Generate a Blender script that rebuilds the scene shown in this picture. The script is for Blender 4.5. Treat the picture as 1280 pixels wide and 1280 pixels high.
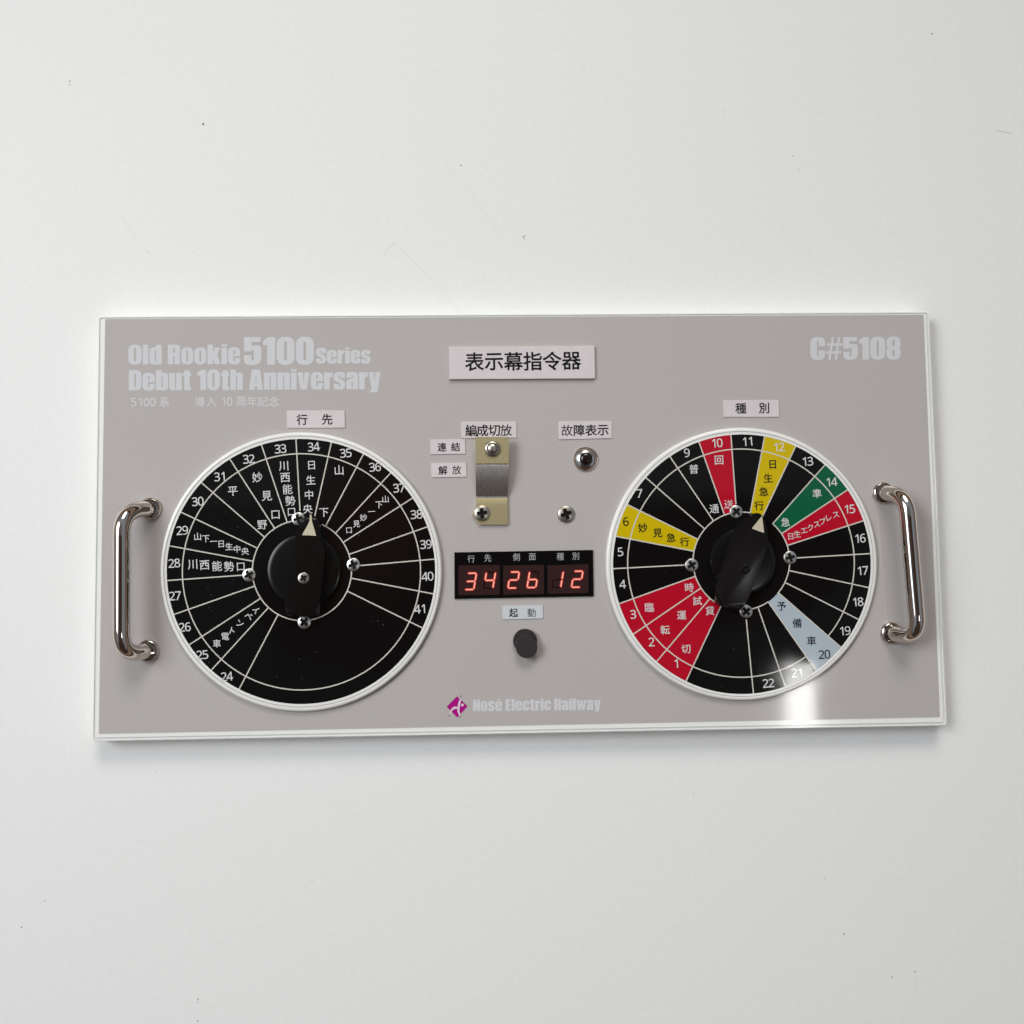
import bpy, bmesh, math, random
import numpy as np
from mathutils import Vector, Matrix
from mathutils.geometry import tessellate_polygon

random.seed(7)
for o in list(bpy.data.objects):
    bpy.data.objects.remove(o)
SC = bpy.context.scene
COL = SC.collection
MM = 0.001
T = 0.005                      # thickness of the acrylic base (its top face is z = T)

# ------------------------------------------------------------------ camera
F = 1300.0                     # focal length in pixels of the 1280 px square photo
RV = np.array([-0.0717, 0.0309, 0.0129])
TV = np.array([0.0023, -0.0020, -0.2463])
def rod(r):
    t = np.linalg.norm(r); k = r / t
    K = np.array([[0, -k[2], k[1]], [k[2], 0, -k[0]], [-k[1], k[0], 0]])
    return np.eye(3) + math.sin(t) * K + (1 - math.cos(t)) * K @ K
ROT = rod(RV)
CAM = -ROT.T @ TV              # camera position, z measured from the panel's top face
def ray(x, y):
    return ROT.T @ np.array([(x - 640) / F, (640 - y) / F, -1.0])
def U(x, y, h=0.0):
    """photo point -> (X, Y) on the plane h millimetres above the panel's top face"""
    d = ray(x, y); t = (CAM[2] - h * MM) / -d[2]
    return (CAM[0] + d[0] * t, CAM[1] + d[1] * t)
def V3(x, y, h=0.0):
    p = U(x, y, h); return Vector((p[0], p[1], T + h * MM))
def tangent(x, y):
    d = ray(x, y); return d[0] / -d[2], d[1] / -d[2]

cam = bpy.data.cameras.new('camera'); cam_o = bpy.data.objects.new('camera', cam); COL.objects.link(cam_o)
cam.sensor_width = 36; cam.lens = 36 * F / 1280; cam.clip_start = 0.005; cam.clip_end = 50
M = Matrix(ROT.T.tolist()).to_4x4(); M.translation = Vector((CAM[0], CAM[1], CAM[2] + T))
cam_o.matrix_world = M
SC.camera = cam_o
SC.view_settings.view_transform = 'Standard'
SC.view_settings.look = 'None'
SC.view_settings.exposure = 0.0
SC.view_settings.gamma = 1.0
SC.view_settings.use_curve_mapping = False

# ------------------------------------------------------------------ world: a dim room, darker where people stand round the table
W = bpy.data.worlds.new('World'); SC.world = W; W.use_nodes = True
nt = W.node_tree; N = nt.nodes; L = nt.links
for n in list(N): N.remove(n)
def node(tree, typ, **kw):
    n = tree.nodes.new(typ)
    for k, v in kw.items(): setattr(n, k, v)
    return n
def math_n(tree, op, a, b=None, clamp=False):
    n = tree.nodes.new('ShaderNodeMath'); n.operation = op; n.use_clamp = clamp
    for i, v in enumerate((a, b)):
        if v is None: continue
        if isinstance(v, (int, float)): n.inputs[i].default_value = v
        else: tree.links.new(v, n.inputs[i])
    return n.outputs[0]
tc = node(nt, 'ShaderNodeTexCoord')
sep = node(nt, 'ShaderNodeSeparateXYZ'); L.new(tc.outputs['Generated'], sep.inputs[0])
zc = math_n(nt, 'MAXIMUM', sep.outputs[2], 0.05)
u = math_n(nt, 'DIVIDE', sep.outputs[0], zc)
v = math_n(nt, 'DIVIDE', sep.outputs[1], zc)
noi = node(nt, 'ShaderNodeTexNoise'); noi.inputs['Scale'].default_value = 7.0; noi.inputs['Detail'].default_value = 2.0
L.new(tc.outputs['Generated'], noi.inputs['Vector'])
nf = math_n(nt, 'SUBTRACT', noi.outputs[0], 0.5)
def blob(cx, cy, rx, ry, soft, warp=0.8):
    a = math_n(nt, 'DIVIDE', math_n(nt, 'SUBTRACT', u, cx), rx)
    b = math_n(nt, 'DIVIDE', math_n(nt, 'SUBTRACT', v, cy), ry)
    d = math_n(nt, 'SQRT', math_n(nt, 'ADD', math_n(nt, 'MULTIPLY', a, a), math_n(nt, 'MULTIPLY', b, b)))
    d = math_n(nt, 'ADD', d, math_n(nt, 'MULTIPLY', nf, warp))
    return math_n(nt, 'DIVIDE', math_n(nt, 'SUBTRACT', 1.0 + soft, d), soft, True)
def at_px(x, y, rx, ry, soft, warp=0.8):
    c = tangent(x, y); return blob(c[0], c[1], rx / F, ry / F, soft, warp)
dark = math_n(nt, 'MAXIMUM', at_px(560, 745, 235, 108, .05, .5), at_px(905, 705, 160, 88, .06, .5))
dark = math_n(nt, 'MAXIMUM', dark, at_px(500, 670, 70, 60, .3))
dark = math_n(nt, 'MAXIMUM', dark, blob(0.05, -1.95, 1.0, 1.55, .35, .5))
skin = at_px(468, 630, 55, 75, .8, 1.2)
ramp = node(nt, 'ShaderNodeValToRGB'); L.new(sep.outputs[2], ramp.inputs[0])
el = ramp.color_ramp.elements
el[0].position = 0.0; el[0].color = (0.05, 0.04, 0.035, 1)
el[1].position = 0.94; el[1].color = (0.155, 0.156, 0.158, 1)
for pos, c in ((0.10, (0.06, 0.045, 0.04, 1)), (0.15, (0.42, 0.30, 0.21, 1)), (0.22, (0.05, 0.035, 0.03, 1)), (0.27, (0.40, 0.28, 0.20, 1)), (0.31, (0.30, 0.21, 0.15, 1)), (0.35, (0.03, 0.022, 0.02, 1)), (0.42, (0.05, 0.04, 0.035, 1)), (0.48, (0.27, 0.31, 0.36, 1)), (0.60, (0.27, 0.31, 0.36, 1)), (0.66, (0.16, 0.12, 0.10, 1)), (0.72, (0.29, 0.335, 0.385, 1)), (0.86, (0.27, 0.31, 0.36, 1))):
    e = el.new(pos); e.color = c
def mixc(tree, fac, a, b, typ='MIX'):
    n = tree.nodes.new('ShaderNodeMix'); n.data_type = 'RGBA'; n.blend_type = typ
    for key, val in ((0, fac), (6, a), (7, b)):
        if isinstance(val, (int, float)): n.inputs[key].default_value = val
        elif isinstance(val, tuple): n.inputs[key].default_value = val
        else: tree.links.new(val, n.inputs[key])
    return n.outputs[2]
vb = tangent(640, 628)[1]
panel_light = math_n(nt, 'DIVIDE', math_n(nt, 'SUBTRACT', v, vb - .006), .012, True)      # lighter ceiling bay beyond a beam
bay = mixc(nt, math_n(nt, 'ADD', math_n(nt, 'MULTIPLY', panel_light, .45), .55), (0, 0, 0, 1), ramp.outputs[0])
up = math_n(nt, 'GREATER_THAN', sep.outputs[2], .90)
ceil = mixc(nt, up, ramp.outputs[0], bay)
c1 = mixc(nt, dark, ceil, (0.050, 0.032, 0.025, 1))
c2 = mixc(nt, math_n(nt, 'MULTIPLY', skin, 0.7), c1, (0.15, 0.06, 0.052, 1))
bg = node(nt, 'ShaderNodeBackground'); L.new(c2, bg.inputs[0]); bg.inputs[1].default_value = 1.0
wo = node(nt, 'ShaderNodeOutputWorld'); L.new(bg.outputs[0], wo.inputs[0])

# ------------------------------------------------------------------ lamps: a window, an added far fill and one ceiling tube
def area(name, loc, target, sx, sy, power, col, spread=180):
    l = bpy.data.lights.new(name, 'AREA'); l.shape = 'RECTANGLE'; l.size = sx; l.size_y = sy
    l.energy = power; l.color = col; l.spread = math.radians(spread)
    o = bpy.data.objects.new(name, l); COL.objects.link(o); o.location = loc
    o.rotation_euler = (Vector(target) - Vector(loc)).to_track_quat('-Z', 'Y').to_euler()
    return o
area('window_light', (-0.80, 0.25, 0.75), (-0.22, 0.02, 0), 0.70, 0.70, 1.15, (0.972, 0.985, 1.0), 46)
area('far_fill_light', (0.16, 0.93, 0.66), (0.13, 0.14, 0), 0.85, 0.60, 0.79, (1.0, 0.954, 0.86), 36)  # unseen fill lamp, added to lift the table's upper right
tp = tangent(1001, 918); HT = 1.5
b0 = V3(1001, 918)
tube_loc = (b0.x + tp[0] * HT, b0.y + tp[1] * HT, T + HT)
tl = bpy.data.lights.new('ceiling_tube_light', 'AREA'); tl.shape = 'RECTANGLE'; tl.size = 0.050; tl.size_y = 0.235
tl.energy = 0.72; tl.color = (1.0, 0.99, 0.97)
to = bpy.data.objects.new('ceiling_tube_light', tl); COL.objects.link(to); to.location = tube_loc
to.rotation_euler = (0, 0, 0)

# ------------------------------------------------------------------ materials
def mat(name, col, rough=0.4, metal=0.0, spec=0.5, noise=None, bump=None, emis=None, coat=0.0, smudge=None):
    m = bpy.data.materials.new(name); m.use_nodes = True
    t = m.node_tree; p = t.nodes['Principled BSDF']
    p.inputs['Base Color'].default_value = (*col, 1); p.inputs['Roughness'].default_value = rough
    p.inputs['Metallic'].default_value = metal; p.inputs['Specular IOR Level'].default_value = spec
    p.inputs['Coat Weight'].default_value = coat; p.inputs['Coat Roughness'].default_value = 0.05
    tcn = t.nodes.new('ShaderNodeTexCoord')
    if noise:
        sc, lo, hi, det = noise
        n = t.nodes.new('ShaderNodeTexNoise'); n.inputs['Scale'].default_value = sc; n.inputs['Detail'].default_value = det
        t.links.new(tcn.outputs['Object'], n.inputs['Vector'])
        r = t.nodes.new('ShaderNodeMapRange'); r.inputs[1].default_value = 0.3; r.inputs[2].default_value = 0.7
        r.inputs[3].default_value = lo; r.inputs[4].default_value = hi
        t.links.new(n.outputs[0], r.inputs[0])
        g = t.nodes.new('ShaderNodeVectorMath'); g.operation = 'SCALE'; g.inputs[0].default_value = col
        t.links.new(r.outputs[0], g.inputs['Scale']); t.links.new(g.outputs[0], p.inputs['Base Color'])
    if bump:
        sc, st, dist = bump
        n = t.nodes.new('ShaderNodeTexNoise'); n.inputs['Scale'].default_value = sc; n.inputs['Detail'].default_value = 3
        t.links.new(tcn.outputs['Object'], n.inputs['Vector'])
        b = t.nodes.new('ShaderNodeBump'); b.inputs['Strength'].default_value = st; b.inputs['Distance'].default_value = dist
        t.links.new(n.outputs[0], b.inputs['Height']); t.links.new(b.outputs[0], p.inputs['Normal'])
    if smudge:
        sc, lo, hi = smudge
        n = t.nodes.new('ShaderNodeTexNoise'); n.inputs['Scale'].default_value = sc; n.inputs['Detail'].default_value = 5; n.inputs['Distortion'].default_value = 1.2
        t.links.new(tcn.outputs['Object'], n.inputs['Vector'])
        r = t.nodes.new('ShaderNodeMapRange'); r.inputs[1].default_value = 0.35; r.inputs[2].default_value = 0.7; r.inputs[3].default_value = lo; r.inputs[4].default_value = hi
        t.links.new(n.outputs[0], r.inputs[0]); t.links.new(r.outputs[0], p.inputs['Roughness'])
    if emis:
        p.inputs['Emission Color'].default_value = (*emis[0], 1); p.inputs['Emission Strength'].default_value = emis[1]
    return m
GL = 0.06     # gloss of the acrylic face
m_table = mat('white laminate', (0.80, 0.805, 0.80), 0.45, spec=0.22, noise=(900, .985, 1.015, 2), bump=(1500, .2, .0001))
m_edge = mat('frosted acrylic edge', (0.87, 0.88, 0.86), 0.10)
m_seam = mat('acrylic edge seam', (0.70, 0.715, 0.695), 0.10)
for m_ in (m_edge, m_seam):                       # light soaks a little way into the acrylic
    p_ = m_.node_tree.nodes['Principled BSDF']; p_.inputs['Subsurface Weight'].default_value = 0.35
    p_.inputs['Subsurface Radius'].default_value = (1, 1, 1); p_.inputs['Subsurface Scale'].default_value = 0.0015
m_face = mat('grey panel print', (0.47, 0.443, 0.432), GL, noise=(2600, .975, 1.025, 2), smudge=(45, .05, .085))
m_silver = mat('silver ink', (0.625, 0.632, 0.66), GL)
m_black = mat('black dial print', (0.0035, 0.0035, 0.0037), 0.05, smudge=(60, .03, .08))
m_ring = mat('white dial edge', (0.80, 0.80, 0.78), 0.16)
m_groove = mat('dial edge seam', (0.52, 0.52, 0.51), 0.3)
m_red = mat('red dial print', (0.46, 0.005, 0.022), 0.05)
m_yellow = mat('yellow dial print', (0.60, 0.445, 0.004), 0.05)
m_green = mat('green dial print', (0.004, 0.105, 0.045), 0.05)
m_pale = mat('pale blue dial print', (0.42, 0.49, 0.55), 0.05)
m_line = mat('ivory dial ink', (0.62, 0.60, 0.54), 0.06)
m_num = mat('white dial ink', (0.66, 0.66, 0.66), 0.06)
m_ink = mat('black ink', (0.003, 0.003, 0.004), 0.5, spec=.2)
m_navy = mat('navy ink', (0.008, 0.010, 0.03), 0.1)
m_label = mat('pinkish white label', (0.66, 0.605, 0.625), 0.25, noise=(300, .97, 1.03, 2))
m_label2 = mat('bluish white label', (0.58, 0.62, 0.645), 0.25)
m_knob = mat('black knob plastic', (0.0040, 0.0038, 0.0035), 0.2, spec=.3)
m_knobtop = mat('black knob grip', (0.0050, 0.0040, 0.0038), 0.2, spec=.3)
m_mark = mat('cream pointer paint', (0.56, 0.51, 0.38), 0.4)
m_chrome = mat('polished nickel', (0.62, 0.565, 0.52), 0.05, 1.0)
m_steel = mat('screw steel', (0.58, 0.57, 0.56), 0.32, 1.0)
m_steel2 = mat('tarnished screw steel', (0.46, 0.43, 0.385), 0.32, 1.0, noise=(4000, .7, 1.2, 3))
m_recess = mat('dark recess', (0.010, 0.009, 0.008), 0.7, spec=.1)  # near-black colour for the cross recess faces
m_greyplate = mat('grey bracket plating', (0.50, 0.47, 0.445), 0.34, 0.85, noise=(3500, .62, 1.25, 5), bump=(5000, .15, .00005))  # greyer metal for the bracket's sloped middle faces
m_zinc = mat('yellow zinc plating', (0.86, 0.74, 0.43), 0.30, 0.85, noise=(3500, .80, 1.15, 5), bump=(5000, .12, .00005))
m_chromel = mat('bright lamp chrome', (0.74, 0.74, 0.75), 0.2, 1.0)
m_lens = mat('dark lamp lens', (0.012, 0.005, 0.005), 0.12)
m_button = mat('brown black rubber', (0.022, 0.017, 0.018), 0.42)
m_dispf = mat('black display frame', (0.003, 0.003, 0.0035), 0.08)
m_window = mat('dark red display window', (0.034, 0.016, 0.016), 0.08)
m_dispt = mat('dim white caption', (0.42, 0.42, 0.42), 0.1)
m_led_o = mat('red led glow', (0.25, 0.01, 0.01), 0.3, emis=((0.62, 0.035, 0.03), 0.38))
m_led_i = mat('lit led core', (0.5, 0.2, 0.15), 0.3, emis=((0.95, 0.42, 0.31), 0.70))
m_led_x = mat('unlit led bar', (0.012, 0.002, 0.002), 0.2)
m_magenta = mat('magenta ink', (0.40, 0.008, 0.22), GL)
m_pinkw = mat('pale pink ink', (0.74, 0.62, 0.70), GL)
m_tip = mat('dark plum ink', (0.06, 0.03, 0.05), GL)
m_dust = mat('dark grit', (0.17, 0.16, 0.155), 0.8)
m_hair = mat('pale fibre', (0.72, 0.72, 0.71), 0.8)
m_scuff = mat('pale scuff', (0.10, 0.10, 0.11), 0.6)

# ------------------------------------------------------------------ mesh helpers
class MB:
    """collects faces (with a material slot) and links them as one mesh object"""
    def __init__(s): s.v = []; s.f = []; s.mi = []; s.mats = []
    def slot(s, m):
        if m not in s.mats: s.mats.append(m)
        return s.mats.index(m)
    def add(s, verts, faces, m):
        b = len(s.v); k = s.slot(m)
        s.v += [tuple(p) for p in verts]
        for f in faces: s.f.append([b + i for i in f]); s.mi.append(k)
    def sheet(s, loops, h, m):
        """flat filled outline(s) given in photo points, h mm over the panel face"""
        pts = [[Vector((*U(x, y, h), 0)) for x, y in lp] for lp in loops]
        s.sheet_w(pts, T + h * MM, m)
    def sheet_w(s, loops, z, m):
        tr = tessellate_polygon(loops)
        fl = [p for lp in loops for p in lp]
        out = []
        for t in tr:
            a, b, c = (fl[i] for i in t)
            cr = (b.x - a.x) * (c.y - a.y) - (b.y - a.y) * (c.x - a.x)
            if abs(cr) < 1e-14: continue
            out.append(t if cr > 0 else (t[0], t[2], t[1]))
        s.add([(p.x, p.y, z) for p in fl], out, m)
    def mesh(s, name, smooth=False):
        me = bpy.data.meshes.new(name); me.from_pydata(s.v, [], s.f)
        for m in s.mats: me.materials.append(m)
        me.polygons.foreach_set('material_index', s.mi)
        if smooth: me.polygons.foreach_set('use_smooth', [True] * len(s.f))
        me.update(); return me
    def build(s, name, parent=None, smooth=False, label=None):
        o = bpy.data.objects.new(name, s.mesh(name, smooth)); COL.objects.link(o)
        if parent: o.parent = parent
        if label: o['label'] = label
        return o
def link_mesh(name, me, parent=None, loc=None, rot=0.0, label=None):
    o = bpy.data.objects.new(name, me); COL.objects.link(o)
    if parent: o.parent = parent
    if loc is not None: o.location = loc
    o.rotation_euler.z = rot
    if label: o['label'] = label
    return o
def bm_build(name, bm, mats, parent=None, smooth=None, label=None):
    me = bpy.data.meshes.new(name); bmesh.ops.recalc_face_normals(bm, faces=bm.faces); bm.to_mesh(me); bm.free()
    for m in (mats if isinstance(mats, (list, tuple)) else [mats]): me.materials.append(m)
    if smooth is not None:
        me.polygons.foreach_set('use_smooth', [True] * len(me.polygons))
        me.set_sharp_from_angle(angle=smooth)
    return link_mesh(name, me, parent, label=label)
def prism(name, outline, h0, h1, m, parent=None, bev=0.0, hpx=None, seg=2, smooth=math.radians(35), label=None, foot=None):
    """upright block with the outline (photo points, read at height hpx) from h0 to h1 mm"""
    hp = h1 if hpx is None else hpx
    top = [Vector((*U(x, y, hp), T + h1 * MM)) for x, y in outline]
    if foot: bot = [Vector((*U(x, y, h0), T + h0 * MM)) for x, y in foot]
    else: bot = [Vector((p.x, p.y, T + h0 * MM)) for p in top]
    bm = bmesh.new()
    vt = [bm.verts.new(p) for p in top]; vb = [bm.verts.new(p) for p in bot]
    ft = bm.faces.new(vt); bm.faces.new(list(reversed(vb)))
    n = len(vt)
    for i in range(n): bm.faces.new((vb[i], vb[(i + 1) % n], vt[(i + 1) % n], vt[i]))
    if bev > 0:
        bmesh.ops.bevel(bm, geom=list(ft.edges), offset=bev * MM, segments=seg, profile=0.5, affect='EDGES', clamp_overlap=True)
    return bm_build(name, bm, m, parent, smooth, label)
def rnd(pts, seg=4):
    """polygon with per-corner radius: (x, y) or (x, y, r)"""
    out = []; n = len(pts)
    for i, p in enumerate(pts):
        r = p[2] if len(p) > 2 else 0
        P = np.array(p[:2], float)
        if r <= 0: out.append(tuple(P)); continue
        A = np.array(pts[i - 1][:2], float) - P; B = np.array(pts[(i + 1) % n][:2], float) - P
        la, lb = np.linalg.norm(A), np.linalg.norm(B); r = min(r, la * .5, lb * .5)
        a = P + A / la * r; b = P + B / lb * r
        for k in range(seg + 1):
            t = k / seg
            out.append(tuple((1 - t) ** 2 * a + 2 * t * (1 - t) * (P * .8 + (a + b) * .1) + t * t * b))
    return out
def rr(x0, y0, x1, y1, r): return rnd([(x0, y0, r), (x1, y0, r), (x1, y1, r), (x0, y1, r)])
def ell(c, k=1.0, n=96, a0=0.0, a1=2 * math.pi):
    cx, cy, rx, ry = c
    full = abs(a1 - a0 - 2 * math.pi) < 1e-6
    m = n if full else n + 1
    return [(cx + rx * k * math.cos(a0 + (a1 - a0) * i / n), cy + ry * k * math.sin(a0 + (a1 - a0) * i / n)) for i in range(m)]
def bar(p, q, w):
    d = np.array(q, float) - np.array(p, float); n = np.array([-d[1], d[0]]) / np.linalg.norm(d) * w / 2
    p = np.array(p, float); q = np.array(q, float)
    return [tuple(p + n), tuple(q + n), tuple(q - n), tuple(p - n)]
def lathe(profile, n=48):
    """profile [(r mm, z mm)...] centre last (r=0) -> verts, faces"""
    vs = []; fs = []; rings = []
    for r, z in profile:
        if r < 1e-6: rings.append([len(vs)]); vs.append((0, 0, z * MM))
        else:
            rings.append(list(range(len(vs), len(vs) + n)))
            vs += [(r * MM * math.cos(2 * math.pi * i / n), r * MM * math.sin(2 * math.pi * i / n), z * MM) for i in range(n)]
    for a, b in zip(rings, rings[1:]):
        for i in range(n):
            j = (i + 1) % n
            if len(b) == 1: fs.append((a[i], a[j], b[0]))
            else: fs.append((a[i], a[j], b[j], b[i]))
    return vs, fs
def lathe_mesh(name, profile, m, n=48, sharp=30):
    b = MB(); b.add(*lathe(profile, n), m); me = b.mesh(name, True); me.set_sharp_from_angle(angle=math.radians(sharp)); return me
def screw_mesh(name, r, h, m, hole=0.62, slot=0.17, rim=0.0):
    """pan head with a real cross recess, as a fine height field"""
    nr, na = 22, 72; b = MB(); vs = []; dark = []
    def hz(x, y):
        q = math.hypot(x, y)
        z = h * (1 - 0.45 * q ** 2.2) if q < .93 else h * (1 - 0.45 * .93 ** 2.2) * max(0, (1 - q) / .07) ** .5
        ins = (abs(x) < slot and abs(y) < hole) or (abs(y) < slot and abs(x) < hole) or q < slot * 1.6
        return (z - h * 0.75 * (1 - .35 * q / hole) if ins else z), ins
    for i in range(nr + 1):
        for j in range(na):
            q = (i / nr); a = 2 * math.pi * j / na
            z, ins = hz(q * math.cos(a), q * math.sin(a))
            vs.append((r * MM * q * math.cos(a), r * MM * q * math.sin(a), max(z, 0) * MM)); dark.append(ins)
    f1 = []; f2 = []
    for i in range(nr):
        for j in range(na):
            k = (j + 1) % na
            q = (i * na + j, (i + 1) * na + j, (i + 1) * na + k, i * na + k)
            if i == 0: q = (q[0], q[1], q[2])
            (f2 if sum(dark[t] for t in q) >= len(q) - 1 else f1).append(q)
    b.add(vs, f1, m); b.add(vs, f2, m_recess)
    me = b.mesh(name, True); me.set_sharp_from_angle(angle=math.radians(40)); return me

# ------------------------------------------------------------------ lettering
# plain grotesque numerals, outlines in thousandths of the em
DIGITS = {
 '0': [[[191,-7],[142,1],[102,22],[72,59],[50,108],[37,169],[33,240],[35,290],[40,334],[49,373],[61,407],[78,435],[99,458],[125,474],[156,484],[191,487],[241,480],[281,458],[312,422],[334,373],[347,313],[351,240],[349,191],[344,147],[335,108],[322,74],[305,45],[284,23],[258,6],[227,-3]],[[191,44],[224,49],[249,65],[268,92],[281,130],[289,180],[291,240],[289,300],[281,349],[268,388],[249,415],[224,431],[191,437],[159,431],[133,415],[115,388],[102,349],[95,300],[92,240],[95,180],[102,131],[115,93],[133,65],[159,49]]],
 '1': [[[181,0],[181,335],[181,353],[181,369],[181,381],[182,393],[183,405],[183,418],[176,411],[170,405],[164,400],[158,394],[150,388],[142,381],[91,339],[60,379],[189,480],[238,480],[238,0]]],
 '2': [[[32,0],[32,49],[158,176],[181,199],[201,221],[219,240],[234,259],[247,278],[257,296],[264,315],[268,334],[269,355],[267,380],[259,400],[246,415],[229,427],[208,434],[185,436],[162,435],[142,430],[123,424],[105,415],[87,403],[69,390],[38,430],[57,445],[79,458],[102,470],[128,479],[155,484],[185,486],[226,482],[262,471],[291,452],[312,427],[325,396],[330,359],[328,334],[323,311],[314,288],[303,267],[288,245],[271,224],[252,202],[230,179],[207,155],[107,56],[107,54],[349,54],[349,0]]],
 '3': [[[162,-7],[137,-6],[114,-4],[92,-1],[71,4],[50,11],[30,19],[30,75],[51,65],[73,58],[95,51],[118,47],[141,44],[163,43],[202,46],[233,54],[256,68],[271,87],[281,110],[284,138],[280,165],[268,186],[249,202],[222,213],[189,220],[150,222],[103,222],[103,273],[150,273],[187,275],[217,284],[240,298],[257,316],[267,338],[271,363],[268,385],[260,403],[247,417],[230,428],[208,434],[183,437],[159,435],[136,431],[117,425],[99,417],[80,407],[62,396],[33,437],[51,449],[72,461],[96,471],[123,480],[152,485],[183,486],[229,483],[266,471],[294,453],[315,428],[327,400],[331,367],[328,337],[319,312],[304,290],[284,274],[260,261],[232,253],[232,250],[267,243],[296,231],[318,214],[333,192],[343,166],[346,136],[344,110],[337,85],[326,62],[311,42],[291,25],[266,11],[237,1],[202,-5]]],
 '4': [[[244,0],[244,109],[14,109],[14,159],[240,482],[301,482],[301,162],[371,162],[371,109],[301,109],[301,0]],[[72,162],[244,162],[244,313],[244,335],[244,355],[245,372],[246,388],[246,404],[247,419],[244,419],[241,410],[236,401],[231,392],[226,382],[221,374],[216,367]]],
 '5': [[[167,-7],[142,-6],[119,-4],[97,0],[76,5],[58,12],[42,19],[42,75],[60,66],[79,58],[101,52],[124,47],[146,45],[167,44],[200,46],[229,55],[253,69],[271,89],[282,115],[285,147],[282,176],[273,200],[257,219],[234,233],[203,242],[165,244],[152,244],[138,243],[122,241],[107,239],[94,237],[83,234],[54,253],[72,480],[312,480],[312,426],[122,426],[111,287],[119,288],[130,290],[142,291],[155,293],[169,294],[185,294],[231,290],[270,278],[302,257],[326,229],[341,195],[346,153],[341,107],[325,68],[299,36],[263,12],[219,-2]]],
 '6': [[[200,-7],[171,-4],[143,3],[118,16],[95,34],[75,57],[59,86],[47,120],[39,160],[37,205],[38,239],[41,273],[46,307],[54,339],[65,369],[79,397],[97,423],[119,444],[146,462],[177,475],[214,484],[257,486],[266,486],[277,486],[288,485],[298,484],[308,482],[316,480],[316,430],[307,432],[298,434],[288,436],[278,437],[268,438],[258,438],[229,436],[203,431],[181,422],[162,411],[145,397],[132,380],[121,361],[113,341],[106,318],[101,295],[98,270],[96,244],[100,244],[112,259],[126,272],[143,284],[163,293],[187,298],[214,300],[253,296],[286,283],[314,262],[336,233],[348,197],[353,154],[348,108],[334,69],[311,36],[281,12],[244,-2]],[[199,43],[226,46],[249,55],[268,70],[283,92],[291,120],[294,154],[292,183],[284,207],[271,227],[253,242],[230,251],[201,254],[181,252],[163,248],[146,241],[132,231],[120,220],[110,208],[103,194],[98,180],[97,166],[98,147],[102,128],[108,108],[117,91],[128,75],[142,61],[159,51],[178,45]]],
 '7': [[[91,0],[288,426],[30,426],[30,480],[351,480],[351,434],[156,0]]],
 '8': [[[193,-7],[146,-3],[106,8],[75,27],[51,53],[38,85],[33,122],[34,143],[39,162],[47,179],[57,195],[69,209],[83,221],[99,232],[115,242],[132,251],[110,265],[90,281],[73,299],[59,320],[51,344],[48,372],[50,395],[57,416],[67,434],[81,450],[98,463],[118,473],[141,480],[165,485],[191,486],[231,483],[265,473],[295,457],[317,434],[331,406],[335,371],[334,353],[330,336],[323,321],[313,307],[302,295],[289,283],[275,273],[260,263],[244,254],[263,244],[281,233],[298,222],[313,209],[325,196],[336,181],[344,164],[349,145],[351,124],[346,87],[332,55],[308,29],[276,9],[238,-3]],[[194,277],[216,287],[236,299],[253,312],[266,328],[274,347],[277,369],[274,390],[266,407],[253,421],[236,431],[215,437],[191,439],[168,437],[147,431],[130,421],[117,407],[109,390],[106,369],[107,354],[111,340],[118,328],[127,317],[137,308],[150,299],[164,291],[178,284]],[[192,40],[222,43],[247,51],[267,63],[281,80],[290,100],[293,124],[290,146],[281,165],[265,182],[245,196],[221,210],[192,222],[181,226],[154,213],[132,199],[114,183],[101,165],[93,145],[91,122],[93,100],[102,80],[116,63],[135,51],[161,43]]],
 '9': [[[129,-7],[120,-7],[109,-6],[98,-5],[87,-4],[77,-2],[69,0],[69,50],[87,46],[106,43],[128,42],[157,43],[183,49],[205,57],[224,69],[240,83],[254,99],[265,118],[274,138],[280,161],[285,185],[288,209],[289,235],[285,235],[274,221],[260,207],[243,196],[222,187],[199,181],[171,179],[133,184],[99,196],[72,217],[50,246],[38,282],[34,324],[36,356],[42,385],[53,411],[67,433],[85,452],[106,467],[130,478],[157,484],[187,486],[216,484],[244,476],[269,463],[292,445],[312,422],[328,393],[340,359],[347,320],[349,275],[348,240],[345,206],[340,173],[332,141],[322,110],[307,82],[289,57],[267,35],[240,17],[208,4],[171,-4]],[[184,226],[205,227],[223,231],[240,239],[254,248],[266,259],[276,272],[284,286],[288,299],[289,314],[288,333],[284,352],[278,371],[269,388],[258,404],[244,418],[227,428],[208,434],[187,437],[161,433],[138,424],[119,409],[104,387],[95,359],[92,325],[95,296],[102,272],[115,252],[132,237],[155,229]]],
}
GC = {}
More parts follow.
